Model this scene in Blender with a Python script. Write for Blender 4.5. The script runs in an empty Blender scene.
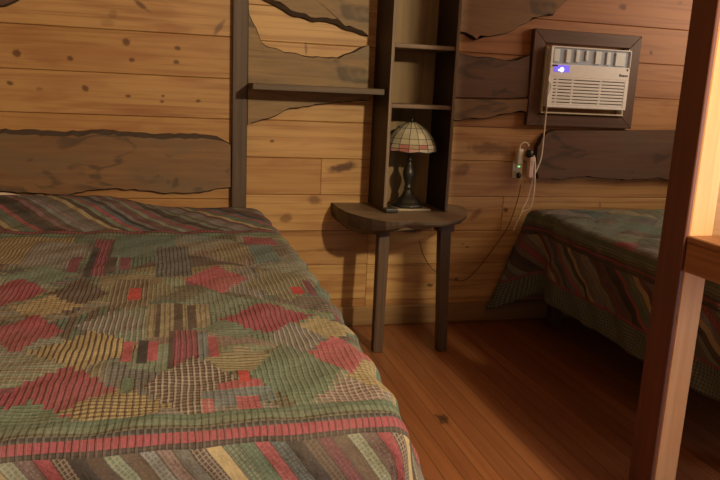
import bpy, bmesh, math, random
import numpy as np
from mathutils import Vector, Matrix
random.seed(7)
PI = math.pi
scene = bpy.context.scene
C = scene.collection

# ------------------------------------------------------------------ camera
F, PITCH, ROLL, YAW = 713.4238, 0.2078774, 0.0463870, 0.2678767
CAM = Vector((0.0, -3.18839, 1.11989))
cy, sy, cp, sp = math.cos(YAW), math.sin(YAW), math.cos(PITCH), math.sin(PITCH)
FW = Vector((sy*cp, cy*cp, -sp))
R0 = Vector((cy, -sy, 0)); U0 = R0.cross(FW)
RT = math.cos(ROLL)*R0 + math.sin(ROLL)*U0
UP = -math.sin(ROLL)*R0 + math.cos(ROLL)*U0
cam_d = bpy.data.cameras.new('camera'); cam = bpy.data.objects.new('camera', cam_d); C.objects.link(cam)
cam_d.sensor_width = 36; cam_d.lens = F/720*36; cam_d.clip_start = 0.02
M = Matrix((RT, UP, -FW)).transposed().to_4x4(); M.translation = CAM
cam.matrix_world = M
scene.camera = cam

def ray(x, y): return FW + (x-360)/F*RT - (y-240)/F*UP
def W(x, y, Y=0.0):            # measure a point of the survey on a plane parallel to the back wall
    d = ray(x, y); return CAM + d*((Y-CAM.y)/d.y)
def Z(x, y, z=0.0):            # ... on a horizontal plane
    d = ray(x, y); return CAM + d*((z-CAM.z)/d.z)
def XP(x, y, X):               # ... on a plane parallel to the side walls
    d = ray(x, y); return CAM + d*((X-CAM.x)/d.x)

# ------------------------------------------------------------------ object helpers
OFF = {}
def tag(o, label=None, cat=None, group=None, kind=None):
    if label: o['label'] = label
    if cat: o['category'] = cat
    if group: o['group'] = group
    if kind: o['kind'] = kind
    return o
def thing(name, loc, label, cat, group=None):
    o = bpy.data.objects.new(name, None); C.objects.link(o)
    o.empty_display_size = .05; o.location = loc; OFF[o.name] = Vector(loc)
    return tag(o, label, cat, group)
def obj(name, bm, mats, parent=None, smooth=False, loc=None):
    off = Vector((0, 0, 0))
    if parent is not None: off = OFF[parent.name]
    elif loc is not None: off = Vector(loc)
    bmesh.ops.translate(bm, verts=bm.verts, vec=-off)
    me = bpy.data.meshes.new(name); bm.to_mesh(me); bm.free()
    for m in (mats if isinstance(mats, (list, tuple)) else [mats]): me.materials.append(m)
    if smooth:
        me.polygons.foreach_set('use_smooth', [True]*len(me.polygons))
    o = bpy.data.objects.new(name, me); C.objects.link(o)
    if parent is not None: o.parent = parent
    elif loc is not None: o.location = off
    OFF[o.name] = off
    return o
def struct(name, bm, mats): return tag(obj(name, bm, mats), kind='structure')
def B(): return bmesh.new()
def add_box(bm, x0, x1, y0, y1, z0, z1, bev=0.0, mi=0, seg=1):
    vs = [bm.verts.new(p) for p in ((x0,y0,z0),(x1,y0,z0),(x1,y1,z0),(x0,y1,z0),(x0,y0,z1),(x1,y0,z1),(x1,y1,z1),(x0,y1,z1))]
    fs = [bm.faces.new([vs[i] for i in q]) for q in ((3,2,1,0),(4,5,6,7),(0,1,5,4),(1,2,6,5),(2,3,7,6),(3,0,4,7))]
    for f in fs: f.material_index = mi
    if bev > 0:
        es = list({e for f in fs for e in f.edges})
        r = bmesh.ops.bevel(bm, geom=es, offset=bev, segments=seg, affect='EDGES', profile=.5)
        for f in r['faces']: f.material_index = mi
    return bm
def box(*a, **k): return add_box(B(), *a, **k)
def add_tube(bm, pts, r, n=8, mi=0, caps=True):
    pts = [Vector(p) for p in pts]; rings = []
    rr = r if isinstance(r, (list, tuple)) else [r]*len(pts)
    a = None
    for i, p in enumerate(pts):
        t = (pts[min(i+1, len(pts)-1)]-pts[max(i-1, 0)]).normalized()
        if a is None:
            a = t.orthogonal().normalized()
        else:
            a = (a - t*a.dot(t)).normalized()
        b = t.cross(a)
        rings.append([bm.verts.new(p + (a*math.cos(2*PI*k/n)+b*math.sin(2*PI*k/n))*rr[i]) for k in range(n)])
    for i in range(len(rings)-1):
        for k in range(n):
            f = bm.faces.new((rings[i][k], rings[i][(k+1) % n], rings[i+1][(k+1) % n], rings[i+1][k])); f.material_index = mi; f.smooth = True
    if caps:
        bm.faces.new(rings[0][::-1]).material_index = mi; bm.faces.new(rings[-1]).material_index = mi
    return bm
def add_lathe(bm, c, prof, n=24, mi=0):
    rings = [[bm.verts.new((c[0]+r*math.cos(2*PI*k/n), c[1]+r*math.sin(2*PI*k/n), c[2]+z)) for k in range(n)] for r, z in prof]
    for i in range(len(rings)-1):
        for k in range(n):
            f = bm.faces.new((rings[i][k], rings[i][(k+1) % n], rings[i+1][(k+1) % n], rings[i+1][k])); f.material_index = mi; f.smooth = True
    bm.faces.new(rings[0][::-1]).material_index = mi; bm.faces.new(rings[-1]).material_index = mi
    return bm
def smooth_path(pts, k=8):      # Catmull-Rom
    P = [Vector(p) for p in pts]; P = [2*P[0]-P[1]] + P + [2*P[-1]-P[-2]]; out = []
    for i in range(1, len(P)-2):
        for j in range(k):
            t = j/k; p0, p1, p2, p3 = P[i-1:i+3]
            out.append(.5*((2*p1)+(p2-p0)*t+(2*p0-5*p1+4*p2-p3)*t*t+(3*p1-p0-3*p2+p3)*t**3))
    out.append(P[-2]); return out

# ------------------------------------------------------------------ materials
class N:
    def __init__(s, name):
        s.m = bpy.data.materials.new(name); s.m.use_nodes = True; s.t = s.m.node_tree
        s.b = s.t.nodes['Principled BSDF']
    def n(s, typ, ins=None, **kw):
        nd = s.t.nodes.new(typ)
        for k, v in kw.items(): setattr(nd, k, v)
        for k, v in (ins or {}).items(): s.set(nd.inputs[k], v)
        return nd
    def set(s, sock, v):
        if hasattr(v, 'is_output'): s.t.links.new(v, sock)
        else: sock.default_value = v
    def math(s, op, a, b=0.0, c=0.0, clamp=False):
        nd = s.n('ShaderNodeMath', {0: a, 1: b, 2: c}, operation=op, use_clamp=clamp); return nd.outputs[0]
    def mix(s, f, a, b, mode='MIX'):
        nd = s.n('ShaderNodeMix', data_type='RGBA', blend_type=mode)
        s.set(nd.inputs[0], f); s.set(nd.inputs[6], a); s.set(nd.inputs[7], b); return nd.outputs[2]
    def pos(s):  return s.n('ShaderNodeNewGeometry').outputs['Position']
    def objc(s): return s.n('ShaderNodeTexCoord').outputs['Object']
    def mapv(s, v, scale=(1,1,1), loc=(0,0,0), rot=(0,0,0)):
        return s.n('ShaderNodeMapping', {'Vector': v, 'Scale': scale, 'Location': loc, 'Rotation': rot}).outputs[0]
    def noise(s, v, scale=1, det=4, rough=.55, dist=0):
        return s.n('ShaderNodeTexNoise', {'Vector': v, 'Scale': scale, 'Detail': det, 'Roughness': rough, 'Distortion': dist}).outputs[0]
    def mr(s, v, a, b, c=0.0, d=1.0, smooth=True):
        return s.n('ShaderNodeMapRange', {0: v, 1: a, 2: b, 3: c, 4: d}, interpolation_type='SMOOTHSTEP' if smooth else 'LINEAR').outputs[0]
    def bump(s, h, st=.3, dist=.01):
        return s.n('ShaderNodeBump', {'Height': h, 'Strength': st, 'Distance': dist}).outputs[0]
    def attr(s, name): return s.n('ShaderNodeAttribute', attribute_name=name)
    def out(s, col, rough=.5, normal=None, spec=.5, metal=0.0):
        s.set(s.b.inputs['Base Color'], col); s.set(s.b.inputs['Roughness'], rough)
        s.b.inputs['Specular IOR Level'].default_value = spec; s.b.inputs['Metallic'].default_value = metal
        if normal is not None: s.set(s.b.inputs['Normal'], normal)
        return s.m
def rgb(r, g, b): return (r, g, b, 1)

def wood(name, c0, c1, axis='x', rough=.55, fine=60, spec=.4, dark=None):
    k = N(name); sc = {'x': (1.6, fine, fine), 'y': (fine, 1.6, fine), 'z': (fine, fine, 1.6)}[axis]
    p = k.objc(); g = k.noise(k.mapv(p, sc), 1, 5, .6, .6)
    bl = k.noise(k.mapv(p, tuple(q*.12+.6 for q in sc)), 1, 3)
    col = k.mix(k.mr(g, .3, .7), rgb(*c0), rgb(*c1))
    col = k.mix(k.mr(bl, .35, .75, 0, .55), col, rgb(*(dark or tuple(q*.55 for q in c0))))
    return k.out(col, rough, k.bump(g, .25, .004), spec)
def plain(name, col, rough=.5, metal=0.0, spec=.5):
    k = N(name); nz = k.noise(k.objc(), 40, 3)
    c = k.mix(k.mr(nz, .3, .7, 0, .18), rgb(*col), rgb(*tuple(q*.75 for q in col)))
    return k.out(c, rough, None, spec, metal)

# pine wall: marks are knots and bark streaks of the boards, in wall coordinates
def knot(px, py, rx, ry, ang=0, st=.8):
    p = W(px, py); return (p.x, p.z, rx*.0036, ry*.0036, ang, st)
KNOTS = [knot(*a) for a in ((17,53.5,5,4),(70,58.5,4,3),(126,42,5,4.5,-.5),(177.5,48,4,2.6,-.2),(132,60,3.6,2.5),(176,62,3.6,2.6),
    (10,83,4,2.6,-.4),(85,88,4.6,3.6,-.6),(39,89,4,2.5,0,.4),(128,96,3.4,2),(163,96,2.6,1.8),(162,101.5,2.6,1.8),(198,101,3.2,2,.2),
    (141,5,11,3,-.62,.75),(219,28,11,3.4,.95,.6),(113,14,6,5,.6,.3),(108,23,8,4,0,.3),
    (272,141,3,2),(286,218,9,6,.3,.55),(314,200,10,6,-.15,.6),(343,167,22,6,.22,.9),(350,20,5,4,0,.3),(306,49,2,7,.1,.6),(300,232,40,1.6,0,.4),
    (506,210,4,3.6),(467,247,3.6,1.6),(476,214,12,5,.75,.5),(462,170,14,8,.35,.5),(490,148,38,8,-.03,.62),(463,244,3,2,0,.4),
    (651,53,3,3.6,.4),(623,7,6,4.6),(680,3,4,3,0,.4),(600,205,3,5,.1,.4),(445,247,3,2),(456,279,4,2.5),(330,250,26,2,0,.4),(430,285,5,3))]
def wall_material():
    k = N('knotty pine boards'); p = k.pos(); tone = k.attr('tone')
    tv = k.n('ShaderNodeSeparateColor', {0: tone.outputs['Color']})
    sh = k.n('ShaderNodeVectorMath', {0: tone.outputs['Color'], 1: (9, 0, 9)}, operation='MULTIPLY').outputs[0]
    q = k.n('ShaderNodeVectorMath', {0: p, 1: sh}, operation='ADD').outputs[0]
    g = k.noise(k.mapv(q, (1.2, 1, 42)), 1, 5, .6, .9)
    g2 = k.noise(k.mapv(q, (2.2, 1, 14)), 1, 3, .5, .6)
    bl = k.noise(k.mapv(q, (1.3, 1, 4)), 1, 2)
    col = k.mix(k.mr(tv.outputs[0], 0, 1, 0, 1, False), rgb(.38, .21, .075), rgb(.56, .37, .15))
    col = k.mix(k.mr(g, .42, .72, 0, .7), col, rgb(.24, .10, .033))
    col = k.mix(k.mr(g2, .48, .72, 0, .65), col, rgb(.27, .11, .04))
    col = k.mix(k.mr(bl, .5, .8, 0, .4), col, rgb(.58, .36, .16))
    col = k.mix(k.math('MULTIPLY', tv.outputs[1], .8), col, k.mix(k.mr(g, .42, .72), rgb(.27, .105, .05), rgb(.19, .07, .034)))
    sx = k.n('ShaderNodeSeparateXYZ', {0: p}); X, Zc = sx.outputs[0], sx.outputs[2]
    wob = k.noise(p, 30, 2); tot = None
    for (kx, kz, rx, rz, a, st) in KNOTS:
        dx = k.math('SUBTRACT', X, kx); dz = k.math('SUBTRACT', Zc, kz); ca, sa = math.cos(a), math.sin(a)
        u = k.math('ADD', k.math('MULTIPLY', dx, ca/rx), k.math('MULTIPLY', dz, sa/rx))
        v = k.math('ADD', k.math('MULTIPLY', dx, -sa/rz), k.math('MULTIPLY', dz, ca/rz))
        r = k.math('SQRT', k.math('ADD', k.math('MULTIPLY', u, u), k.math('MULTIPLY', v, v)))
        r = k.math('ADD', r, k.math('MULTIPLY', k.math('SUBTRACT', wob, .5), 1.1))
        m = k.mr(r, .45, 1.25, st, 0.0)
        tot = m if tot is None else k.math('MAXIMUM', tot, m)
    col = k.mix(tot, col, rgb(.075, .027, .011))
    return k.out(col, .5, k.bump(g, .15, .003), .35)
PINE = wall_material()

def slab_material(name, c0, c1, grey, bark):
    k = N(name); p = k.objc(); g = k.noise(k.mapv(p, (1.8, 1, 26)), 1, 5, .6, 1.2)
    bl = k.noise(k.mapv(p, (3, 1, 7)), 1, 3, .6, .8); st = k.noise(k.mapv(p, (5, 1, 12), (4, 0, 2)), 1, 2, .5, 1.5)
    col = k.mix(k.mr(g, .3, .7), rgb(*c0), rgb(*c1)); col = k.mix(k.mr(bl, .45, .7, 0, .8), col, rgb(*grey))
    col = k.mix(k.mr(st, .58, .74, 0, .8), col, rgb(*bark))
    return k.out(col, .6, k.bump(g, .3, .004), .35)
SLAB = slab_material('stained slab face', (.21, .115, .052), (.15, .082, .04), (.145, .10, .058), (.06, .042, .028))
SLABG = slab_material('greyish slab face', (.27, .175, .085), (.17, .115, .06), (.15, .12, .08), (.075, .055, .035))
SLABD = slab_material('dark slab face', (.13, .066, .038), (.085, .044, .027), (.10, .064, .04), (.045, .027, .018))
BARK = plain('bark edge', (.05, .032, .02), .8)
DARKW_Z = wood('dark stained upright wood', (.10, .065, .043), (.06, .038, .026), 'z')
DARKW_X = wood('dark stained board', (.115, .078, .048), (.07, .047, .03), 'x')
PANEL = wood('dark shelf panel', (.044, .025, .018), (.026, .014, .011), 'z')
SHELFW = wood('worn shelf board', (.19, .13, .085), (.12, .08, .05), 'x')
TEDGE = wood('waney table edge', (.085, .055, .037), (.05, .033, .023), 'x')
EDGEW = wood('worn board edge', (.2, .14, .09), (.12, .08, .05), 'z')
TABLEW = wood('weathered slab top', (.22, .155, .095), (.13, .088, .055), 'x', .5, 40)
FRAMEX = wood('brown frame rail', (.115, .06, .038), (.075, .04, .026), 'x', .45)
FRAMEZ = wood('brown frame stile', (.125, .066, .042), (.08, .044, .029), 'z', .45)
POSTW = wood('orange pine post', (.66, .40, .19), (.56, .31, .13), 'z', .5, 30, .4, (.45, .22, .08))
RAILW = wood('brown pine rail', (.34, .16, .07), (.22, .10, .045), 'y', .5)
BACKP = wood('pale shelf back', (.30, .20, .09), (.21, .14, .065), 'z', .55, 30, .3, (.12, .09, .05))
CREAM = plain('cream plastic', (.84, .88, .90), .35)
WHITEP = plain('glare white plastic', (.80, .90, .95), .15)
GREYP = plain('grey blue plastic', (.42, .52, .66), .2)
DARKP = plain('dark slot', (.03, .028, .025), .6)
BLACKP = plain('black plastic', (.02, .019, .018), .4)
PINKP = plain('pinkish white plastic', (.72, .55, .48), .45)
IVORY = plain('ivory plastic', (.70, .66, .52), .4)
CORDW = plain('white cable', (.82, .76, .62), .5)
CORDB = plain('brown cable', (.07, .04, .025), .5)
BRONZE = plain('dark bronze', (.045, .042, .034), .38, .6)
PAPER = plain('tan paper', (.34, .29, .20), .8)
SHEETW = plain('white cotton sheet', (.62, .52, .42), .9)
MATT = plain('mattress ticking', (.45, .42, .38), .9)
BEDW = wood('bed base wood', (.08, .045, .03), (.05, .03, .02), 'x')
def emit(name, col, s):
    k = N(name); k.b.inputs['Base Color'].default_value = rgb(*col)
    k.b.inputs['Emission Color'].default_value = rgb(*col); k.b.inputs['Emission Strength'].default_value = s; return k.m
LEDV = emit('violet display', (.16, .12, .75), .8); LEDW = emit('lit digits', (.75, .75, 1.0), 1.3); LEDG = emit('green led', (.35, 1.0, .3), .8)
LEADM = plain('lead came', (.05, .045, .035), .45, .5)
GLASS = [plain('stained glass '+n, c, .25) for n, c in (('cream', (.66, .62, .45)), ('pale', (.74, .70, .54)), ('green', (.36, .38, .22)), ('rose', (.62, .27, .22)), ('amber', (.42, .30, .14)), ('pink', (.75, .46, .40)))]

def floor_material():
    k = N('plank floor'); p = k.pos(); sx = k.n('ShaderNodeSeparateXYZ', {0: p}); X, Y = sx.outputs[0], sx.outputs[1]
    t = k.math('DIVIDE', k.math('ADD', X, 2.0), .058); i = k.math('FLOOR', t); fr = k.math('FRACT', t)
    rnd = k.n('ShaderNodeTexWhiteNoise', {'W': i}, noise_dimensions='1D').outputs['Value']
    ofs = k.n('ShaderNodeCombineXYZ', {0: 0.0, 1: k.math('MULTIPLY', rnd, 7), 2: k.math('MULTIPLY', rnd, 13)}).outputs[0]
    q = k.n('ShaderNodeVectorMath', {0: p, 1: ofs}, operation='ADD').outputs[0]
    g = k.noise(k.mapv(q, (34, 1.3, 1)), 1, 5, .6, .8)
    col = k.mix(rnd, rgb(.215, .085, .034), rgb(.28, .115, .044))
    col = k.mix(k.mr(g, .4, .7, 0, .6), col, rgb(.15, .05, .018))
    e = k.math('MINIMUM', fr, k.math('SUBTRACT', 1.0, fr)); seam = k.mr(e, .01, .06, .5, 0.0)
    col = k.mix(seam, col, rgb(.03, .012, .006))
    kp = Z(443, 419); d = k.n('ShaderNodeVectorMath', {0: k.mapv(p, (1, .6, 1)), 1: (kp.x, kp.y*.6, 0)}, operation='DISTANCE').outputs['Value']
    d = k.math('ADD', d, k.math('MULTIPLY', k.math('SUBTRACT', k.noise(p, 60, 2), .5), .05))
    col = k.mix(k.mr(d, .012, .03, .85, 0), col, rgb(.035, .018, .01))
    h = k.math('SUBTRACT', k.math('MULTIPLY', g, .3), seam)
    return k.out(col, .36, k.bump(h, .3, .003), .4)

# ------------------------------------------------------------------ the room
XL, XR, YB, ZC = -1.35, 3.25, -4.3, 2.45
struct('floor', box(XL, XR, YB, 0, -.1, 0), floor_material())
CEIL = wood('ceiling boards', (.36, .21, .10), (.28, .15, .07), 'x')
struct('ceiling', box(XL, XR, YB, 0, ZC, ZC+.08), CEIL)
PARTW = wood('added partition boards', (.38, .22, .10), (.28, .15, .06), 'x')
SIDEW = wood('side wall boards', (.38, .22, .10), (.28, .15, .06), 'y')
struct('wall_left', box(XL-.08, XL, YB, 0, 0, ZC), SIDEW)
struct('wall_right', box(XR, XR+.08, YB, 0, 0, ZC), SIDEW)

bm = B(); lay = bm.loops.layers.float_color.new('tone')
def boards(x0, x1, seams, joints=()):
    for z0, z1 in zip(seams[:-1], seams[1:]):
        cuts = [x0] + [j for j, zj in joints if z0 < zj < z1] + [x1]
        for c0, c1 in zip(cuts[:-1], cuts[1:]):
            n0 = len(bm.faces); add_box(bm, c0+.0004, c1-.0004, 0, .03, z0+.0008, z1-.0008, .0025)
            bm.faces.ensure_lookup_table(); t = random.random(); zc = (z0+z1)/2; red = (0 if x0 < .9 else 1.0 if zc > 1.2 else .75 if zc > 1.0 else .35 if zc > .8 else .1) * random.uniform(.85, 1.0) if x0 > .9 else (random.uniform(.05, .3) if x1 < .5 else random.choice((0, 0, .1)))  # right-hand boards: reddish wood with that wall's shade put into the tone
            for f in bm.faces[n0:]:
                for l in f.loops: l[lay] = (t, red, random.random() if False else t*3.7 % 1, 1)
XU, XT = .318, .915
zl = [W(120, y).z for y in (198.4, 157, 115.5, 73.5, 30)]
zm = [W(300, y).z for y in (300.4, 265.4, 231, 194.7, 158, 121, 82, 43, 8)]
zr = [W(480, y).z for y in (297.3, 262.7, 230.7, 196.7, 160.7, 127, 90, 53)] + [W(624, 25.5).z]
def fill(s):
    s = [-.0, s[0]] + s[1:] if s[0] > .05 else s
    while s[-1] < ZC-.2: s.append(s[-1]+.172)
    s.append(ZC); return s
zl = [0, .10, .27, .44] + zl
boards(XL, XU, fill(zl)[0:] if False else (lambda s: [*s, *[s[-1]+.175*i for i in range(1, 6) if s[-1]+.175*i < ZC-.05], ZC])(zl))
ext = lambda s: [0, *s, *[s[-1]+.172*i for i in range(1, 6) if s[-1]+.172*i < ZC-.05], ZC]
boards(XU, XT, ext(zm), [(W(321, 176).x, W(321, 176).z)])
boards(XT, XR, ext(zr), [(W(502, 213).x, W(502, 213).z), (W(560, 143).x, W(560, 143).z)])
add_box(bm, XL, XR, .03, .08, 0, ZC)
for f in bm.faces:
    if f.calc_center_median().y > .031:
        for l in f.loops: l[lay] = (0, 0, 0, 1)
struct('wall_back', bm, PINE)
BASEW = wood('baseboard wood', (.30, .18, .075), (.19, .11, .045), 'x', .55, 40)
struct('baseboard_back', box(XL, XR, -.022, -.0005, 0.0, .098, .006), BASEW)

# ------------------------------------------------------------------ live-edge slabs on the wall
def edge_noise(pts, amp=.004, step=.02):
    out = []; n = len(pts)
    for i in range(n):
        a, b, live = pts[i][0], pts[(i+1) % n][0], pts[i][1]
        m = max(1, int((b-a).length/step)) if live else 1
        for j in range(m):
            p = a.lerp(b, j/m)
            if live and j: p = p + Vector((random.uniform(-amp, amp)*.5, random.uniform(-amp, amp)))
            out.append((p, live))
    return out
def slab(outline, label, mat, th=.026, inset=.0055, smooth=True):
    """outline: survey points around the board, each (x, y, live) - live marks a waney bark edge up to the next point"""
    pts = [(Vector((W(x, y).x, W(x, y).z)), l) for x, y, l in outline]
    pts = edge_noise(pts)
    area = sum(pts[i][0].x*pts[(i+1) % len(pts)][0].y-pts[(i+1) % len(pts)][0].x*pts[i][0].y for i in range(len(pts)))
    if area < 0: pts = [(p, pts[i-1][1]) for i, (p, l) in enumerate(pts)][::-1]
    n = len(pts); bm = B(); back = []; front = []; mid = []
    for i, (p, l) in enumerate(pts):
        t = (pts[(i+1) % n][0]-pts[i-1][0]).normalized(); inw = Vector((-t.y, t.x))
        w = (.019 if l == 2 else inset)*random.uniform(.75, 1.25) if (l or pts[i-1][1]) else .001
        back.append(bm.verts.new((p.x, -.0005, p.y)))
        m = p + inw*min(w*.25, .0015); mid.append(bm.verts.new((m.x, -th*.6, m.y)))
        q = p + inw*w; front.append(bm.verts.new((q.x, -th, q.y)))
    for A, Bv in ((back, mid), (mid, front)):
        for i in range(n):
            f = bm.faces.new((A[i], A[(i+1) % n], Bv[(i+1) % n], Bv[i])); f.material_index = 1 if pts[i][1] else 0
    bm.faces.new(front); bm.faces.new(back[::-1])
    bmesh.ops.triangulate(bm, faces=[f for f in bm.faces if len(f.verts) > 4])
    bmesh.ops.recalc_face_normals(bm, faces=bm.faces)
    c = W(*outline[0][:2]); o = obj('live_edge_board', bm, [mat, BARK], None, False, (c.x, 0, c.z))
    return tag(o, label, 'wood slab', 'live-edge slabs nailed to the wall', 'thing')
def loop(*p): return [(x, y, l) for x, y, l in p]
slab(loop((-125,126,1),(-60,127,2),(0,129.5,2),(30,129,2),(60,131.5,2),(85,130.5,2),(103,129,2),(120,131.5,2),(150,133.5,2),(185,133.5,2),(205,134.5,2),(217,136,1),(224,140,1),(231,144,0),
          (231,186.5,1),(222,188,1),(205,191.5,1),(185,193.5,1),(160,193,1),(140,190.5,1),(120,189,1),(95,190,1),(72,194.5,1),(45,193.5,1),(20,193,1),(0,191,1),(-60,192,1),(-125,189,0)),
     'long brown live-edge slab on the wall above the left bed', SLAB)
slab(loop((-140,-60,0),(70,-60,0),(40,-22,1),(24,-2,1),(15,3,1),(6,7,1),(0,7.5,1),(-20,8,1),(-60,10,1),(-95,6,1),(-140,9,0)),
     'dark slab corner showing at the very top left of the photo', SLABD)
slab(loop((249,-60,0),(368,-60,0),(368,36,2),(360,35,2),(347,31,2),(335,24.5,2),(325,22,2),(313,22.5,2),(303,18,2),(293,17,2),(283,11,2),(272,4.5,2),(262,0,2),(256,-8,1),(251,-30,1)),
     'tan slab with slanting bark lower edge between upright plank and bookcase, near the top', SLABG, .03)
slab(loop((247,6,1),(249,14,1),(253,23,1),(258,33,1),(261,42,1),(266,46,1),(276,48,1),(284,52,1),(296,53,1),(307,56,1),(322,57,1),(337,57.5,1),(348,53,1),(358,48,1),(369,45.5,0),
          (369,101,1),(345,102,1),(330,103.5,1),(315,105,1),(303,107,1),(293,108.5,1),(284,111,1),(276,116,1),(268,119,1),(256,122,1),(246,125,0)),
     'greyish slab with dipping top edge behind the long wall shelf', SLABG, .028)
slab(loop((452,-60,0),(600,-60,0),(580,-20,1),(566,0,1),(555,10,1),(551,16,1),(540,17,1),(530,19,1),(522,25,1),(512,31,1),(505,34,1),(495,36,1),(488,37,1),(478,37,1),(474,40.5,1),(470,37,1),(463,34,1),(452,32,0)),
     'dark slab with notched lower edge above and left of the air conditioner', SLAB, .03)
slab(loop((450,53,1),(464,54,1),(476,57,1),(490,57,1),(502,60,1),(512,59.5,1),(520,57,1),(528.5,55,0),(526,97,0),(505,98,0),(450,97,0)),
     'brown slab left of the air conditioner with wavy upper edge', SLABD)
slab(loop((450,98.5,0),(505,99.5,0),(525.5,98.5,0),(524.5,112,1),(518,111.5,1),(508,114,1),(498,114.5,1),(489,118,1),(478,119,1),(468,118.5,1),(458,121,1),(450,119,0)),
     'narrow brown slab with wavy lower edge below the taller one left of the air conditioner', SLAB, .03)
slab(loop((534,146,1),(538,138,1),(544,132,1),(552,129.5,0),(700,130,0),(700,180,1),(680,180,1),(668,180.5,1),(656,178,1),(640,179,1),(625,180,1),(608,179,1),(597,178,1),(585,176,1),(574,177,1),(562,179,1),(545,179,1),(535,178.5,1),(532,165,1)),
     'dark slab on the wall under the air conditioner above the right bed', SLABD, .03)

# ------------------------------------------------------------------ upright plank, wall shelf, bookcase tower
xa, xb = W(232, 140, -.03).x, W(247, 140, -.03).x
tag(obj('upright_plank', box(xa, xb, -.034, -.0008, .02, 2.43, .003), DARKW_Z, None, False, ((xa+xb)/2, 0, .02)),
    'dark vertical plank on the wall at the right end of the left bed', 'plank')
PX0, PX1, QX0, QX1, PD, TZ = .905, .919, 1.192, 1.206, .25, .602
sz = W(320, 86, -.2).z
sh = box(xb+.003, PX0-.002, -.2, -.034, sz-.026, sz+.0, .002)
tag(obj('wall_shelf', sh, DARKW_X, None, False, ((xb+PX0)/2, -.1, sz)), 'long dark board shelf between the upright plank and the bookcase', 'shelf')

bk = thing('bookcase', ((PX0+QX1)/2, -.1, TZ), 'tall narrow dark open bookcase standing on the live-edge table', 'bookcase')
for a, b in ((PX0, PX1), (QX0, QX1)):
    o = add_box(B(), a, b, -PD+.004, -.001, TZ+.001, 2.2, .001)
    o = obj('side_panel', o, PANEL, bk)
    e = obj('panel_edge', box(a, b, -PD, -PD+.0038, TZ+.001, 2.2, .001), EDGEW, bk)
bkp = obj('back_panel', box(PX1+.001, QX0-.001, -.012, -.001, TZ+.001, 2.2), BACKP, bk)
for yy in (47, 107):
    z = W(425, yy, -.24).z
    obj('shelf', box(PX1+.001, QX0-.001, -PD+.006, -.013, z-.009, z+.009, .002), SHELFW, bk)
obj('shelf', box(PX1+.001, QX0-.001, -PD+.006, -.013, 1.83, 1.848, .002), DARKW_X, bk)

# ------------------------------------------------------------------ live-edge half-round table with two legs
tb = thing('console_table', (1.0, -.2, 0), 'small live-edge console table with two front legs under the bookcase', 'table')
top = [Z(x, y, TZ) for x, y in ((334,204),(338,207.5),(347,212),(358,215.5),(372,219),(386,221.5),(400,222.5),(412,221.5),(425,222.5),(440,222.8),(452,222),(461,219.5),(467,215),(467.5,210),(462,206.5),(455,205))]
top = [Vector((v.x, min(v.y, -.03), TZ)) for v in top]
top = [Vector((top[0].x-.005, -.002, TZ))] + top + [Vector((1.275, -.002, TZ))]
ring = []
for i in range(len(top)-1):
    m = 6 if 0 < i < len(top)-2 else 2
    for j in range(m):
        p = top[i].lerp(top[i+1], j/m); ring.append(p + Vector((random.uniform(-.0006, .0006), random.uniform(-.0008, .0008) if p.y < -.03 else 0, 0)))
ring.append(top[-1])
bm = B(); n = len(ring); cx = 1.0
def thick(p): return .026 + .058*max(0, min(1, (.93-p.x)/.16))
prof = [(1.0, 0), (1.0, .35), (.985, .7), (.90, 1.0)]
rings = []
for s, h in prof:
    rr = []
    for p in ring:
        c = Vector((1.02, -.12, TZ)); q = c + (p-c)*s; 
        if p.y > -.004: q.y = p.y
        rr.append(bm.verts.new((q.x, min(q.y, -.002), TZ-thick(p)*h)))
    rings.append(rr)
for k in range(len(rings)-1):
    for i in range(n):
        f = bm.faces.new((rings[k][i], rings[k+1][i], rings[k+1][(i+1) % n], rings[k][(i+1) % n])); f.material_index = 1
bm.faces.new(rings[0]); bm.faces.new(rings[-1][::-1])
bmesh.ops.recalc_face_normals(bm, faces=bm.faces)
obj('tabletop', bm, [TABLEW, TEDGE], tb)
LEGW = wood('table leg wood', (.10, .06, .036), (.055, .033, .021), 'z')
for fx, fy, tx in ((376.5, 351, 385.5), (440.5, 350, 446.5)):
    f = Z(fx, fy); t = W(tx, 228, f.y)
    l = B(); nseg = 6; rr = []
    for i in range(nseg+1):
        q = i/nseg; c = Vector((f.x, f.y, 0)).lerp(Vector((t.x, f.y+.03, TZ-.028)), q); w = .021+.004*q
        rr.append([l.verts.new((c.x+sx*w, c.y+sy_*w, c.z)) for sx, sy_ in ((-1,-1),(1,-1),(1,1),(-1,1))])
    for i in range(nseg):
        for k in range(4): l.faces.new((rr[i][k], rr[i][(k+1) % 4], rr[i+1][(k+1) % 4], rr[i+1][k]))
    l.faces.new(rr[0][::-1]); l.faces.new(rr[-1])
    bmesh.ops.bevel(l, geom=[e for e in l.edges], offset=.003, segments=1, affect='EDGES')
    obj('leg', l, LEGW, tb)
for x0, x1 in ((403, 414), (436, 452)):
    a, b = W(x0, 224, -.34), W(x1, 224, -.34)
    obj('corner_block', box(a.x, b.x, -.375, -.31, TZ-.067, TZ-.029, .004), LEGW, tb)
obj('apron', box(.80, 1.22, -.03, -.003, TZ-.12, TZ-.03, .003), LEGW, tb)

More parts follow.
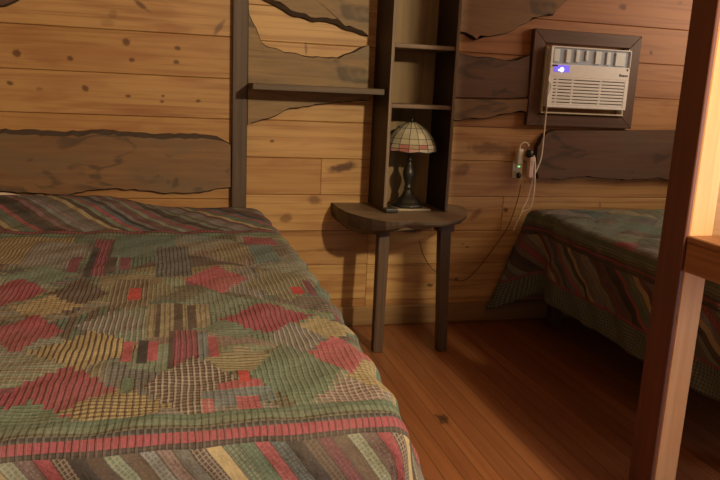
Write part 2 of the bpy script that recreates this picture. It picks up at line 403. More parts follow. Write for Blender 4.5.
# ------------------------------------------------------------------ stained glass lamp
lc = Z(404, 210, TZ+.012); lc.y = -.155; lc.x = W(407.5, 200, -.155).x
bkl = obj('booklet', box(lc.x-.075, lc.x+.085, -.235, -.105, TZ+.0008, TZ+.0088, .002), PAPER, None, False, (lc.x, -.17, TZ))
tag(bkl, 'flat tan booklet lying under the stained-glass lamp', 'booklet')
p = W(389, 215, -.255); p.z = TZ
swb = add_box(B(), p.x-.028, p.x+.03, -.29, -.245, TZ+.0008, TZ+.021, .006, 0, 2)
tag(obj('small_box', swb, BLACKP, None, False, (p.x, -.265, TZ)), 'small black box at the front left of the lamp base', 'box')
BZ = TZ+.0095
lamp = thing('table_lamp', (lc.x, lc.y, BZ), 'stained-glass dome lamp with dark bronze base on the live-edge table', 'lamp')
c = (lc.x, lc.y, BZ); LS = (W(405, 119, lc.y).z - BZ)/.40
base = add_lathe(B(), c, [(r*LS, z*LS) for r, z in ((.070,0),(.072,.006),(.069,.013),(.060,.019),(.053,.028),(.050,.034),(.036,.046),(.026,.060),(.020,.074),(.0175,.084))], 32)
for v in base.verts:
    a = math.atan2(v.co.y-c[1], v.co.x-c[0]); r = Vector((v.co.x-c[0], v.co.y-c[1]))
    s = 1+.035*math.cos(a*8); v.co.x = c[0]+r.x*s; v.co.y = c[1]+r.y*s
obj('base', base, BRONZE, lamp)
stem = add_lathe(B(), c, [(r*LS, z*LS) for r, z in ((.0175,.084),(.021,.088),(.018,.094),(.015,.102),(.020,.118),(.027,.138),(.030,.155),(.027,.17),(.018,.188),(.012,.202),(.0105,.212),(.017,.218),(.0105,.224),(.010,.246),(.021,.252),(.021,.258),(.011,.262),(.011,.30))], 24)
obj('stem', stem, BRONZE, lamp)
NS = 16; zb, zt = .262, .392; RS = .118
prof = [(RS, zb), (RS*1.0, zb+.012), (RS*.955, zb+.030), (RS*.86, zb+.054), (RS*.71, zb+.078), (RS*.52, zb+.099), (RS*.30, zb+.117), (RS*.13, zb+.126)]
bm = B(); rg = []
for i, (r, z) in enumerate(prof):
    rg.append([bm.verts.new((c[0]+r*LS*math.cos(2*PI*k/NS), c[1]+r*LS*math.sin(2*PI*k/NS), c[2]+(z - (.006*(k % 2) if i == 0 else 0))*LS)) for k in range(NS)])
for i in range(len(prof)-1):
    for k in range(NS):
        f = bm.faces.new((rg[i][k], rg[i][(k+1) % NS], rg[i+1][(k+1) % NS], rg[i+1][k]))
        f.material_index = random.choice((3, 5, 2, 3, 1)) if i == 0 else random.choice((3, 5, 2, 1, 4, 3)) if i == 1 else random.choice((0, 1, 0, 1, 2)) if i == 2 else random.choice((0, 0, 1))
co = [[v.co.copy() for v in r] for r in rg]
bmesh.ops.solidify(bm, geom=list(bm.faces), thickness=.003)
shade = obj('lamp_shade', bm, GLASS, lamp)
OFF[shade.name] = OFF[lamp.name]
ld = B()
for k in range(NS): add_tube(ld, [co[i][k] for i in range(len(prof))], .0013, 5)
for i in (0, 1, 2, 3, 5): add_tube(ld, [co[i][k % NS] for k in range(NS+1)], .0013 if i else .002, 5, 0, False)
obj('lead_lines', ld, LEADM, shade)
obj('finial', add_lathe(B(), (c[0], c[1], c[2]+zt*LS-.008), [(RS*.14*LS, 0), (RS*.15*LS, .004), (.006, .008), (.004, .010), (.0065, .015), (.004, .020), (.001, .022)], 16), BRONZE, lamp)
outl = W(519, 174, -.03)
low = [W(x, y, -.012-.012*(i % 2 == 9)) for i, (x, y) in enumerate(((418,240),(422,254),(430,267),(441,275),(452,279),(463,279),(474,270),(486,255),(497,240),(505,228),(511,214),(516,198),(519,184)))]
low = [Vector((v.x, -.032, v.z)) for v in low]
obj('cord', add_tube(B(), smooth_path(low), .0022, 6), CORDB, lamp)
obj('cord_plug', add_lathe(B(), (outl.x-.001, -.03, outl.z-.009), [(.004, -.012), (.011, -.008), (.0125, .004), (.011, .014), (.006, .017)], 14), BLACKP, lamp)

# ------------------------------------------------------------------ wall outlet and what is plugged in
oc = W(517.3, 169.5, -.004)
ot = thing('wall_outlet', (oc.x, 0, oc.z), 'ivory wall outlet plate left of the slab above the right bed', 'outlet')
ow, oh = .026, .042
obj('cover_plate', box(oc.x-ow, oc.x+ow, -.006, -.0006, oc.z-oh, oc.z+oh, .002), IVORY, ot)
for s in (-1, 1): obj('socket', box(oc.x-.012, oc.x+.012, -.0075, -.0062, oc.z+s*.018-.011, oc.z+s*.018+.011, .003), IVORY, ot)
a = W(519.8, 156.5, -.03)
ch = thing('plug_in_charger', (a.x, -.02, a.z-.03), 'pale green-lit plug-in charger on the wall outlet', 'charger')
obj('body', box(a.x-.0165, a.x+.0165, -.04, -.008, a.z-.04, a.z+.038, .009, 0, 3), IVORY, ch)
l = W(519, 166.5, -.041); obj('indicator_light', box(l.x-.006, l.x+.006, -.0425, -.0402, l.z-.004, l.z+.004, .001), LEDG, ch)
cab = [Vector((a.x, -.024, a.z+.038)), Vector((a.x+.003, -.024, a.z+.056)), Vector((a.x+.018, -.026, a.z+.068)), Vector((a.x+.036, -.028, a.z+.064)), Vector((a.x+.044, -.03, a.z+.05))]
obj('cable', add_tube(B(), smooth_path(cab), .003, 8), CORDW, ch)
d = W(529, 152.5, -.04)
bp = thing('black_plug', (d.x, -.04, d.z), 'round black plug beside the top of the ivory charger', 'plug')
obj('body', add_lathe(B(), (d.x, -.045, d.z-.018), [(.010, -.006), (.018, -.002), (.0195, .012), (.018, .026), (.009, .032)], 16), BLACKP, bp)
obj('prong_block', box(d.x-.010, d.x+.010, -.045, -.0305, d.z-.012, d.z+.012, .003), BLACKP, bp)

# ------------------------------------------------------------------ air conditioner in its wooden frame
fx0, fx1 = W(530.5, 77, -.03).x, W(636.5, 80, -.03).x; fz0, fz1 = W(580, 127, -.025).z, W(590, 32.5, -.025).z
AY = -.075
ax0, ax1 = W(549, 77, AY).x, W(629, 80, AY).x; az0, az1 = W(585, 109, AY).z, W(590, 48, AY).z
fr = thing('timber_surround', ((fx0+fx1)/2, 0, fz0), 'dark mitred wooden surround framing the air conditioner', 'wood surround')
ix0, ix1, iz0, iz1 = ax0-.012, ax1+.012, az0-.035, az1+.014
def mitre(o, i, y0, y1):
    bm = B(); vs = [bm.verts.new((x, y, z)) for y in (y0, y1) for x, z in (o[0], o[1], i[1], i[0])]
    for q in ((0,1,2,3),(7,6,5,4),(0,4,5,1),(1,5,6,2),(2,6,7,3),(3,7,4,0)): bm.faces.new([vs[j] for j in q])
    bmesh.ops.recalc_face_normals(bm, faces=bm.faces)
    bmesh.ops.bevel(bm, geom=list(bm.edges), offset=.002, segments=1, affect='EDGES'); return bm
O = [(fx0, fz0), (fx1, fz0), (fx1, fz1), (fx0, fz1)]; I = [(ix0, iz0), (ix1, iz0), (ix1, iz1), (ix0, iz1)]
for k in range(4):
    obj('frame_board', mitre((O[k], O[(k+1) % 4]), (I[k], I[(k+1) % 4]), -.0345, -.0006), FRAMEX if k % 2 == 0 else FRAMEZ, fr)

ac = thing('air_conditioner', ((ax0+ax1)/2, 0, az0), 'cream window air conditioner with bluish glare on its top vent in the wall', 'air conditioner')
H_, Wd = az1-az0, ax1-ax0
def lx(t): return ax0+Wd*t
def lz(t): return az0+H_*t
obj('cabinet', box(ax0+.004, ax1-.004, AY+.012, -.001, az0+.004, az1-.004, .004), CREAM, ac)
bm = B()
add_box(bm, ax0, ax1, AY, AY+.0115, lz(.50), lz(.715), .003)
add_box(bm, ax0, ax1, AY, AY+.0115, az0, lz(.045), .003)
add_box(bm, ax0, lx(.06), AY, AY+.0115, lz(.04), lz(.505), .002); add_box(bm, lx(.95), ax1, AY, AY+.0115, lz(.04), lz(.505), .002)
add_box(bm, ax0, lx(.03), AY, AY+.0115, lz(.7), az1, .002); add_box(bm, lx(.985), ax1, AY, AY+.0115, lz(.7), az1, .002); add_box(bm, ax0, ax1, AY, AY+.0115, lz(.975), az1, .003)
fp = obj('front_panel', bm, CREAM, ac)
bm = B()
NSL = 9
for i in range(NSL):
    z = lz(.065+.425*i/(NSL-1)); add_box(bm, lx(.055), lx(.955), AY+.001, AY+.010, z-.0056, z+.0056, .0015)
for t in (.11, .30, .65): add_box(bm, lx(t)-.005, lx(t)+.005, AY+.002, AY+.0112, lz(.04), lz(.5), .001)
obj('intake_grille', bm, CREAM, ac)
obj('grille_filter', box(lx(.055), lx(.955), AY+.0113, AY+.0118, lz(.04), lz(.505)), DARKP, ac)
obj('vent_recess', box(lx(.03), lx(.985), AY+.009, AY+.0118, lz(.717), lz(.975)), GREYP, ac)
for i, (t, w, h0) in enumerate(((.075,.032,.75),(.215,.026,.745),(.33,.022,.76),(.445,.016,.79),(.585,.034,.745),(.715,.024,.745),(.865,.062,.735))):
    obj('glare_vane', box(lx(t)-w*Wd, lx(t)+w*Wd, AY+.002, AY+.0088, lz(h0), lz(.955), .0015), WHITEP, ac)  # white blocks paint in the bluish-white glare of the vent
obj('display', box(lx(.05), lx(.24), AY-.0012, AY-.0002, lz(.585), lz(.70), .0004), LEDV, ac)
bm = B(); add_lathe(bm, (0, 0, 0), [(.0115, 0), (.0115, .0012)], 16)
bmesh.ops.rotate(bm, verts=bm.verts, cent=(0,0,0), matrix=Matrix.Rotation(PI/2, 3, 'X')); bmesh.ops.translate(bm, verts=bm.verts, vec=(lx(.145), AY-.0013, lz(.625)))
add_box(bm, lx(.10), lx(.125), AY-.0024, AY-.0013, lz(.60), lz(.63))
obj('display_digits', bm, LEDW, ac)
obj('display_surround', box(lx(.03), lx(.09), AY-.0024, AY-.0013, lz(.672), lz(.70)), BLACKP, ac)
obj('sensor_eye', box(lx(.955), lx(.975), AY-.001, AY-.0001, lz(.66), lz(.695), .0003), BLACKP, ac)
bm = B()
for i, w in enumerate((.010, .006, .004, .006, .006)):
    add_box(bm, lx(.87)+i*.0098, lx(.87)+i*.0098+.0068, AY-.001, AY-.0001, lz(.565), lz(.565)+(.012 if i == 0 else .008))
obj('brand_mark', bm, DARKP, ac)
brk = B(); add_box(brk, ax1+.001, ax1+.008, -.045, -.001, az0-.02, az1+.008, .001); add_box(brk, ax0-.006, ax0-.001, -.045, -.001, az0-.02, az1-.002, .001); add_box(brk, ax0-.009, ax1+.008, -.05, -.001, az0-.028, az0-.0205, .001)
obj('mounting_sleeve', brk, IVORY, ac)
a0 = W(547.5, 103, AY-.006)
pth = [W(554, 66, AY-.004), W(549.5, 74, AY-.005), W(548.5, 80, AY-.005), W(551, 86, AY-.005), W(547.5, 96, AY-.006), W(546.8, 105, AY-.006), W(546, 113, -.05), W(545, 124, -.05), W(543.5, 138, -.046), W(541.5, 156, -.045), W(538, 167, -.045), W(534, 176, -.045), W(530.5, 188, -.045), W(527, 200, -.045), W(522, 210, -.045), W(517.5, 222, -.042), W(513, 231, -.04)]
pth2 = [W(513, 231, -.04), W(514.5, 227, -.036), W(521, 213, -.04), W(529, 209, -.05), W(532, 203, -.052), W(534, 190, -.052), W(535, 174, -.052), W(535, 160, -.052), W(533.5, 155.5, -.05)]
obj('power_cord', add_tube(add_tube(B(), smooth_path(pth[4:]), .0036, 8), smooth_path(pth2), .0036, 8), CORDW, ac)
obj('sensor_wire', add_tube(B(), smooth_path(pth[1:6]), .0022, 6), IVORY, ac)
q0, q1 = W(526.8, 177.5, -.045), W(533.3, 157, -.045)
pb = obj('cord_plug', box(q0.x, q1.x, -.062, -.0305, q0.z, q1.z, .004, 0, 2), PINKP, ac)
bt = B()
for t in (.62, .74): add_box(bt, q0.x+.009, q1.x-.009, -.0632, -.0622, q0.z+(q1.z-q0.z)*t, q0.z+(q1.z-q0.z)*(t+.06))
obj('plug_button', bt, PAPER, pb)

# ------------------------------------------------------------------ quilts
PAL = {k: tuple((c/255)**2.2 for c in v) for k, v in dict(sage=(112,126,112), green=(98,116,104), teal=(96,114,112), grey=(110,112,112), blue=(104,116,124), mauve=(120,106,108), brown=(102,92,86), umber=(84,76,72),
       tan=(158,146,114), straw=(140,134,112), red=(142,82,92), rose=(152,92,100), maroon=(114,78,88), bright=(162,76,78), dark=(70,68,70), pale=(156,150,144), olive=(110,110,96)).items()}
def quilt_material():
    k = N('patchwork quilt cloth'); uv = k.n('ShaderNodeUVMap', uv_map='cloth').outputs[0]
    base = k.attr('patch').outputs['Color']; thr = k.attr('thread').outputs['Color']; wv = k.n('ShaderNodeSeparateColor', {0: k.attr('weave').outputs['Color']})
    s = k.n('ShaderNodeSeparateXYZ', {0: uv}); wob = k.math('MULTIPLY', k.math('SUBTRACT', k.noise(uv, 9, 2), .5), .009)
    u = k.math('ADD', s.outputs[0], wob); v = k.math('ADD', s.outputs[1], wob)
    def stripe(x, per, duty):
        f = k.math('FRACT', k.math('DIVIDE', x, per)); e = k.math('ABSOLUTE', k.math('SUBTRACT', f, .5)); return k.mr(e, duty-.08, duty+.08, 1.0, 0.0)
    su, sv = stripe(u, .0115, .17), stripe(v, .0135, .17)
    m = k.math('ADD', k.math('MULTIPLY', su, wv.outputs[0]), k.math('MULTIPLY', sv, wv.outputs[1]), clamp=True)
    col = k.mix(m, base, thr)
    d = k.math('ADD', k.math('MULTIPLY', u, -.82), k.math('MULTIPLY', v, .57)); t = k.math('DIVIDE', d, .021); idx = k.math('FLOOR', t)
    rn = k.math('FRACT', k.math('ADD', k.math('MULTIPLY', idx, .381966), .13))
    rmp = k.n('ShaderNodeValToRGB', {0: rn}); cr = rmp.color_ramp; cr.interpolation = 'CONSTANT'
    names = ['umber', 'grey', 'red', 'brown', 'tan', 'dark', 'mauve', 'green', 'maroon', 'umber', 'blue', 'sage']
    while len(cr.elements) < len(names): cr.elements.new(.5)
    for i, nme in enumerate(names): cr.elements[i].position = i/len(names)
    for i, nme in enumerate(names): cr.elements[i].color = rgb(*PAL[nme])
    c2 = k.math('ADD', k.math('MULTIPLY', u, .57), k.math('MULTIPLY', v, .82))
    ch = k.math('MULTIPLY', k.math('ADD', stripe(d, .007, .15), stripe(c2, .0075, .13), clamp=True), k.mr(rn, .2, .9, .15, .6, False))
    dc = k.mix(ch, rmp.outputs[0], k.mix(k.math('GREATER_THAN', k.math('FRACT', k.math('MULTIPLY', rn, 7.3)), .5), rgb(*PAL['dark']), rgb(*PAL['pale'])))
    fe = k.math('ABSOLUTE', k.math('SUBTRACT', k.math('FRACT', t), .5)); dc = k.mix(k.mr(fe, .42, .49, 0, .7), dc, rgb(*PAL['dark']))
    col = k.mix(wv.outputs[2], col, dc)
    nz = k.noise(uv, 140, 3); col = k.mix(k.mr(nz, .3, .75, 0, .35), col, k.mix(.5, col, rgb(.03, .025, .02)))
    col = k.mix(k.mr(k.noise(uv, 5, 2), .35, .7, 0, .25), col, rgb(.16, .14, .11))
    hgt = k.math('ADD', k.noise(uv, 34, 3), k.math('MULTIPLY', m, .3))
    return k.out(col, .95, k.bump(hgt, .8, .008), .1)
QUILT = quilt_material()
P_ = lambda n: np.array(PAL[n])

def flap(a, b, ex, ey, rest):
    s = (ex < -.5)
    return s*(.47*np.exp(-(b/.085)**2) - .14*np.exp(-((b-.19)/.08)**2) - .05)
def make_quilt(name, label, x0, x1, L, yhead, ztop, zfun, shear, overL, overR, overF, patches, seed, head_edge, flare=None, rad=.05, rw=1.0, offF=.035, bulge=0.0, us=1.0):
    rng = np.random.default_rng(seed); c = .01
    A = np.arange(x0-overL, x1+overR+1e-6, c); Bb = np.arange(0, L+overF+1e-6, c)
    aa, bb = np.meshgrid(A, Bb, indexing='ij')
    ac_, bc = np.clip(aa, x0, x1), np.minimum(bb, L)
    da, db = aa-ac_, bb-bc
    d = np.hypot(da, db); dd = np.maximum(d, 1e-9); ex, ey = da/dd, db/dd
    q = np.minimum(d/rad, PI/2); out = rad*np.sin(q); down = rad*(1-np.cos(q)); rest = np.maximum(0, d-rad*PI/2)
    ph = np.where(np.abs(ex) > np.abs(ey), bc*1.0, ac_*1.0)
    ang = np.arctan2(ey, np.abs(ex)+1e-9)
    fold = .03*np.sin(ph*9+seed)+.016*np.sin(ph*21+1.3*seed)
    fl = .12 + fold*np.minimum(1, rest/.15) + .16*np.sin(2*ang)
    if flare is not None: fl = fl + flare(ac_, bc, ex, ey, rest)
    out = out + rest*fl; down = down + rest*np.sqrt(np.maximum(.3, 1-fl*fl*.6))
    X = ac_+ex*out; leng = L + shear*(x1-ac_)
    Y = yhead - bc*leng/L - ey*out
    puff = .0035*np.sin(aa*2*PI/.17)*np.sin(bb*2*PI/.17)+.0018*np.sin(aa*31+3*np.sin(bb*9))*np.sin(bb*17+2*np.sin(aa*8)) + .0009*np.sin(aa*67+bb*21)*np.sin(bb*71-aa*13)
    flat = np.exp(-(d/.03)**2)
    Zz = ztop + zfun(ac_, bc) + puff*flat - down
    X = X + ex*puff*(1-flat)*2; Y = Y - ey*puff*(1-flat)*2
    X = X + bulge*np.sin(PI*.84*np.clip(bc/L, 0, 1)**.8)*np.clip((ac_-x0)/(x1-x0), 0, 1)**2
    if flare is flap: Zz = Zz - rest*.46*np.exp(-(bc/.10)**2)*(ex < -.5)
    Zz = np.maximum(Zz, .012)
    na, nb = len(A), len(Bb); idx = np.arange(na*nb).reshape(na, nb)
    co = np.stack([X, Y, Zz], -1).reshape(-1, 3)
    faces = np.stack([idx[:-1, :-1], idx[1:, :-1], idx[1:, 1:], idx[:-1, 1:]], -1).reshape(-1, 4)[:, ::-1]
    fa = ((aa[:-1, :-1]+aa[1:, 1:])/2).reshape(-1); fb = ((bb[:-1, :-1]+bb[1:, 1:])/2).reshape(-1)
    # ---- pattern, in cloth coordinates
    n = len(fa); base = np.zeros((n, 3)); thr = np.zeros((n, 3)); wv = np.zeros((n, 3)); lw = .02; S = .34
    bi, bj = np.floor((fa+.13)/S).astype(int), np.floor((fb+.05)/S).astype(int)
    la, lb = (fa+.13)-(bi+.5)*S, (fb+.05)-(bj+.5)*S
    side = np.where(np.abs(la) > np.abs(lb), np.where(la > 0, 0, 1), np.where(lb > 0, 2, 3))
    ringn = np.floor(np.maximum(np.abs(la), np.abs(lb))/lw).astype(int)
    names = ['sage', 'green', 'grey', 'teal', 'brown', 'olive', 'mauve', 'grey', 'sage', 'olive', 'straw', 'green']
    hsh = (bi*7+bj*13+side*5+1000) % len(names)
    hsh2 = (hsh + (ringn % 2)*((bi+2*bj) % 2)*3) % len(names)
    pal = np.array([PAL[k] for k in names]); base[:] = pal[hsh2]
    tsel = np.array([PAL['dark'], PAL['pale'], PAL['straw'], PAL['dark']])
    thr[:] = tsel[(bi+bj*3+side) % 4]
    wv[:, 0] = np.where(side < 2, .55, .25); wv[:, 1] = np.where(side < 2, .25, .55)
    ctr = ringn == 0; cs = ctr & ((bi+2*bj) % 3 == 0); base[cs] = P_('maroon'); wv[cs] = 0
    for (kind, ca, cb, ha, hb, col, tcol, wu, wvv) in patches:
        da_, db_ = np.abs(fa-ca), np.abs(fb-cb)
        if kind == 'd': m = (da_/ha + np.floor(db_/lw+.5)*lw/max(hb, lw)) < 1.0
        else: m = (da_ < ha) & (db_ < hb)
        base[m] = P_(col); thr[m] = P_(tcol); wv[m] = (wu, wvv, 0)
    def band(e, m0):
        for lo, hi, col, tcol, ws in ((-.075, -.05, 'green', 'dark', (.3, .2, 0)), (-.05, -.034, 'sage', 'dark', (.4, .0, 0)), (-.034, -.021, 'olive', 'dark', (.5, .4, 0)), (-.021, -.012, 'dark', 'grey', (.5, .2, 0)), (-.012, -.012+.028*rw, 'red', 'maroon', (.7, .0, 0)), (-.012+.028*rw, .017, 'dark', 'brown', (.6, .2, 0)),
                                  (.017, .19, None, None, None), (.19, .19+.025*rw, 'red', 'maroon', (.5, .3, 0)), (.19+.025*rw, .9, 'sage', 'dark', (.6, .6, 0))):
            m = m0 & (e >= lo) & (e < hi)
            if col is None: wv[m] = (0, 0, 1)
            else: base[m] = P_(col); thr[m] = P_(tcol); wv[m] = ws
    eL, eR, eF, eH = x0-fa, fa-x1, fb-L, head_edge-fb
    offL, offR = .11, .12
    E4 = np.stack([eL-offL, eR-offR, eF-offF, eH]); w = np.argmax(E4, 0); e = E4.max(0)
    band(e, e > -.075)
    keep = (w == 3) & (e > .017); wv[keep] = (0, 0, 1)
    me = bpy.data.meshes.new(name); off = np.array([(x0+x1)/2, yhead-L/2, ztop-.05])
    me.vertices.add(len(co)); me.vertices.foreach_set('co', (co-off).reshape(-1))
    me.loops.add(faces.size); me.loops.foreach_set('vertex_index', faces.reshape(-1).astype(np.int32))
    me.polygons.add(n); me.polygons.foreach_set('loop_start', np.arange(0, 4*n, 4, dtype=np.int32)); me.polygons.foreach_set('use_smooth', np.ones(n, bool))
    uvl = me.uv_layers.new(name='cloth'); uva = np.stack([us*aa.reshape(-1), bb.reshape(-1)], -1)[faces.reshape(-1)]; uvl.data.foreach_set('uv', uva.reshape(-1))
    for nm, arr in (('patch', base), ('thread', thr), ('weave', wv)):
        at = me.attributes.new(nm, 'FLOAT_COLOR', 'FACE'); at.data.foreach_set('color', np.concatenate([arr, np.ones((n, 1))], 1).reshape(-1))
    me.update(); me.validate(); me.materials.append(QUILT)
    o = bpy.data.objects.new(name, me); C.objects.link(o); o.location = off
    sm = o.modifiers.new('thickness', 'SOLIDIFY'); sm.thickness = .008; sm.offset = -1
    return tag(o, label, 'quilt')

# left bed -------------------------------------------------------------
BX0, BX1, BL, BYH, BZT, SH = -1.0, .348, 2.0, -.06, .575, 0.0
def bedz(a, b):
    sl = 1/(1+np.exp((a+.13)/.045))
    return (.012+.043*sl)*np.exp(-(np.maximum(0, b-.13)/.19)**2) - .012*np.clip((b-.5)/1.4, 0, 1) + .010*sl*np.exp(-((b-.05)/.1)**2)
def qab(px, py):
    z = BZT
    for _ in range(3):
        p = Z(px, py, z); a = p.x; b = (BYH-p.y)*BL/(BL+SH*(BX1-a)); z = BZT+float(bedz(np.array(a), np.array(max(b, 0))))
    return a, b
def patch(kind, px, py, hw, hh, col, tcol, wu=.5, wvv=.3):
    a, b = qab(px, py); a1, _ = qab(px+hw, py); _, b0 = qab(px, py-hh); _, b1 = qab(px, py+hh)
    return (kind, a, (b0+b1)/2, abs(a1-a), abs(b1-b0)/2+.012, col, tcol, wu, wvv)
PT = [patch(*a) for a in (
    ('r',30,247,38,16,'tan','umber',.6,.4), ('r',52,255,26,11,'grey','pale',.4,.5), ('r',96,257,9,17,'maroon','red',.8,0), ('r',86,262,3,14,'dark','umber',0,0), ('r',108,257,4,15,'umber','dark',0,0), ('r',70,263,5,6,'maroon','red',0,0), ('r',120,263,5,5,'maroon','red',0,0),
    ('r',140,244,30,12,'teal','sage',.1,.7), ('d',225,252,28,11,'straw','brown',.6,.6), ('r',252,250,12,12,'teal','blue',.7,.1), ('d',125,292,45,18,'olive','straw',.5,.4), ('r',126,280,30,4,'straw','umber',.1,.8), ('r',166,262,16,14,'grey','dark',.6,.5),
    ('d',208,279,30,12,'rose','red',.3,.3), ('d',208,271,7,5,'red','red',0,0),('d',270,285,38,16,'olive','straw',.8,.1), ('d',205,302,36,10,'sage','grey',.5,.3),
    ('d',35,276,40,10,'sage','blue',.2,.3), ('d',70,296,30,18,'brown','dark',.8,0), ('d',10,292,30,14,'red','maroon',.7,0), ('d',40,308,34,10,'tan','brown',.3,.5), ('d',105,325,36,13,'grey','pale',.8,0), ('d',20,334,38,16,'red','maroon',.5,.3), ('d',24,322,8,6,'red','maroon',.3,0),
    ('r',125,293,18,12,'brown','straw',.7,.2), ('r',128,294,5,4,'bright','red',0,0), ('r',170,320,30,14,'straw','umber',.4,.2), ('r',150,320,4,14,'umber','dark',0,0), ('r',168,320,5,14,'umber','dark',0,0), ('r',182,320,4,14,'umber','dark',0,0),
    ('d',225,328,40,9,'sage','teal',.1,.8), ('d',255,319,45,15,'red','maroon',.8,0), ('d',310,330,34,11,'straw','tan',.3,.5), ('d',285,340,28,18,'grey','pale',.8,0),
    ('d',80,350,55,17,'tan','umber',.9,.1), ('d',150,360,50,12,'sage','grey',.4,.3), ('r',120,352,5,7,'rose','red',0,0), ('r',143,351,6,8,'rose','maroon',0,0), ('r',135,351,3,9,'dark','umber',0,0), ('r',178,349,13,17,'maroon','red',.7,0), ('r',163,350,4,17,'umber','dark',0,0), ('r',194,349,5,15,'blue','grey',.5,0), ('r',204,349,4,10,'red','rose',0,0),
    ('d',232,362,52,11,'straw','olive',.1,.9), ('d',330,356,40,17,'rose','red',.5,.3), ('d',324,343,8,6,'rose','red',0,0), ('d',285,376,48,32,'green','sage',.8,.4), ('d',370,378,34,20,'tan','olive',.4,.6), ('d',345,396,38,14,'mauve','pale',.7,.7),
    ('d',185,388,50,30,'umber','pale',.8,.5), ('d',50,398,66,30,'red','maroon',.9,.1), ('d',110,410,54,20,'tan','umber',.6,.7), ('d',15,425,48,20,'green','sage',.2,.7), ('r',118,386,6,5,'green','teal',0,0),
    ('r',232,388,22,4,'rose','maroon',.3,0), ('r',215,398,22,5,'blue','grey',.4,.4), ('r',253,394,14,4,'blue','sage',.4,.4), ('r',240,404,9,5,'rose','maroon',.3,.3), ('r',200,409,8,7,'rose','pale',.3,.3), ('r',233,378,6,4,'bright','red',0,0), ('r',250,241,14,3,'red','maroon',.3,0), ('r',284,291,4,3,'bright','red',0,0), ('r',296,288,4,6,'maroon','umber',.3,0))]
fl1 = lambda a, b, ex, ey, rest: -.07*(ey > .5) + 0.06*np.exp(-((a-.3)/.12)**2)*(ey > .5) + .09*np.exp(-((b-BL)/.3)**2)*(ex > .3)
def bed(x0, x1, y0, y1, zt, label, side):
    t = thing('bed', ((x0+x1)/2, (y0+y1)/2, 0), label, 'bed')
    obj('mattress', box(x0+.035, x1-.035, y0+.035, y1+.02, zt-.25, zt-.035, .04, 0, 3), MATT, t)
    obj('bed_base', box(x0+.05, x1-.05, y0+.05, y1-.015, zt-.36, zt-.252, .006), BEDW, t)
    for sx in (x0+.08, x1-.14):
        for yy in (y0+.08, y1-.12): obj('leg', box(sx, sx+.06, yy, yy+.06, .0, zt-.3605, .004), BEDW, t)
    return t
bed(BX0, BX1, BYH-BL+.0, BYH, BZT-.012, 'large bed at left spread with the patchwork quilt, head to the wall', 1)
make_quilt('quilt', 'patchwork quilt with red diamonds spread over the large left bed', BX0, BX1, BL, BYH, BZT, bedz, SH, .3, .36, .45, PT, 3, .47, fl1, .05, .75, .033, .042)
bm = B(); prof = []
for i in range(28):
    x = -.98+.021*i; t = i/27; zt_ = .650-.024*t*t+.003*math.sin(i*.9)-.03*max(0, t-.85)/.15
    prof.append([bm.verts.new(p) for p in ((x, -.056, .545), (x, -.056, zt_-.012), (x, -.050, zt_-.003), (x, -.038, zt_), (x, -.026, zt_-.003), (x, -.020, zt_-.012), (x, -.020, .545))])
for a, b in zip(prof[:-1], prof[1:]):
    for k in range(7): bm.faces.new((a[k], b[k], b[(k+1) % 7], a[(k+1) % 7]))
bm.faces.new(prof[0]); bm.faces.new(prof[-1][::-1]); bmesh.ops.recalc_face_normals(bm, faces=bm.faces)
tag(obj('white_sheet', bm, SHEETW, None, True, (-.65, -.034, .62)), 'strip of white sheet showing behind the left quilt at the wall', 'sheet')

# right bed ------------------------------------------------------------
RX0, RX1, RL, RYH, RZT = 1.755, 2.72, 1.72, -.05, .575
zero = lambda a, b: 0*a + .012*np.exp(-((b-.2)/.2)**2)
def p2(kind, px, py, hw, hh, *r):
    p = Z(px, py, RZT); a = p.x; b = RYH-p.y; a1 = Z(px+hw, py, RZT).x; b0, b1 = Z(px, py-hh, RZT).y, Z(px, py+hh, RZT).y
    return (kind, a, b, abs(a1-a), abs(b1-b0)/2, *r)
PT2 = [p2(*a) for a in (('d',610,244,28,7,'rose','red',.3,.3), ('d',590,228,40,8,'sage','grey',.3,.6), ('d',640,228,22,8,'green','sage',.3,.4), ('d',640,258,30,9,'grey','sage',.3,.6), ('d',575,240,24,9,'olive','straw',.2,.8))]
bed(RX0, RX1, RYH-RL, RYH, RZT-.01, 'smaller bed at right under the air conditioner, partly behind the post', -1)
make_quilt('quilt', 'patchwork quilt with hanging striped border on the right bed under the air conditioner', RX0, RX1, RL, RYH, RZT, zero, 0.0, .41, .3, .35, PT2, 5, -.3, flap, .05, .55, .035, 0.0, -1.0)

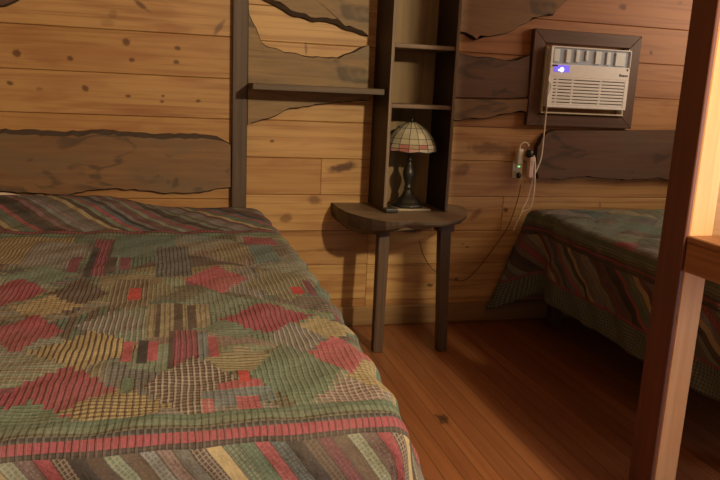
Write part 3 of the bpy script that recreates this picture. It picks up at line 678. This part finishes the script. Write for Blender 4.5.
# ------------------------------------------------------------------ post, rail, added partition at the right
YP0, YP1 = -1.625, -1.715        # back and front of the post
px0 = Z(624.5, 505).x
xw = W(683, 440, YP1).x
px1 = W(700, 320, YP1).x
SHADESIDE = wood('red brown shaded side', (.15, .055, .036), (.105, .038, .026), 'z', .5, 30, .4, (.07, .03, .02))  # shade of the post's left side put into this dark colour
po = thing('wooden_post', ((px0+px1)/2, (YP0+YP1)/2, 0), 'square floor-to-ceiling post at right with pine front and side darkened red-brown for its shade', 'post')
obj('post_core', box(px0+.0125, px1, YP1, YP0, 0, 2.448, .003), POSTW, po)
tag(obj('shade_board', box(px0, px0+.012, YP1, YP0, 0, 2.448, .002), SHADESIDE, po), 'added red-brown board for the shaded side')  # thin board added to carry the painted shade
rt_ = W(686, 235.5, YP1-.001).z; rb_ = W(682, 271, YP1-.001).z
dk = thing('desk', (px0+.2, -2.1, 0), 'brown wooden desk edge meeting the post at the right edge of the photo', 'desk')
obj('desk_top', box(px0+.004, px0+.40, -2.55, YP1-.002, rt_-.018, rt_, .003), RAILW, dk)
obj('side_rail', box(px0+.006, px0+.032, -2.55, YP1-.003, rb_, rt_-.0185, .002), RAILW, dk)
obj('side_rail', box(px0+.372, px0+.398, -2.55, YP1-.003, rb_, rt_-.0185, .002), RAILW, dk)
for xx in (px0+.335,):
    for yy in (-2.50, YP1-.08): obj('leg', box(xx, xx+.036, yy, yy+.05, 0, rt_-.0185, .003), RAILW, dk)
obj('leg', box(px0+.034, px0+.07, -2.5, -2.45, 0, rt_-.0185, .003), RAILW, dk)
struct('blocking_partition', box(px1+.03, XR, YP0-.05, YP0-.01, rb_+.005, ZC), PARTW)  # added, mostly out of view, to block the lamp from the right wall

# ------------------------------------------------------------------ light
def light(name, typ, loc, energy, col, **kw):
    d = bpy.data.lights.new(name, typ); d.energy = energy; d.color = col
    for k_, v_ in kw.items(): setattr(d, k_, v_)
    o = bpy.data.objects.new(name, d); C.objects.link(o); o.location = loc; return o
light('warm_lamp', 'POINT', (1.43, -3.5, 2.0), 265, (1.0, .79, .49), shadow_soft_size=.06)
o = light('right_fill', 'AREA', (3.15, -.8, 1.75), 22, (1.0, .74, .52), shape='RECTANGLE', size=.9, size_y=.9)  # added warm fill for the right wall and bed; no window here
o.rotation_euler = (0, PI/2, 0)
o = light('near_cool_fill', 'AREA', (3.15, -3.1, .9), 32, (.82, .88, 1.0), shape='RECTANGLE', size=.9, size_y=.9)  # added cool fill for the post's lower front, source unseen
o.rotation_euler = (0, PI/2, 0)
w = bpy.data.worlds.new('room_ambient'); scene.world = w; w.use_nodes = True
w.node_tree.nodes['Background'].inputs[0].default_value = (1.0, .80, .66, 1); w.node_tree.nodes['Background'].inputs[1].default_value = .23

vs = scene.view_settings; vs.view_transform = 'Standard'; vs.look = 'None'; vs.gamma = 1; vs.use_curve_mapping = False; vs.exposure = 0.12
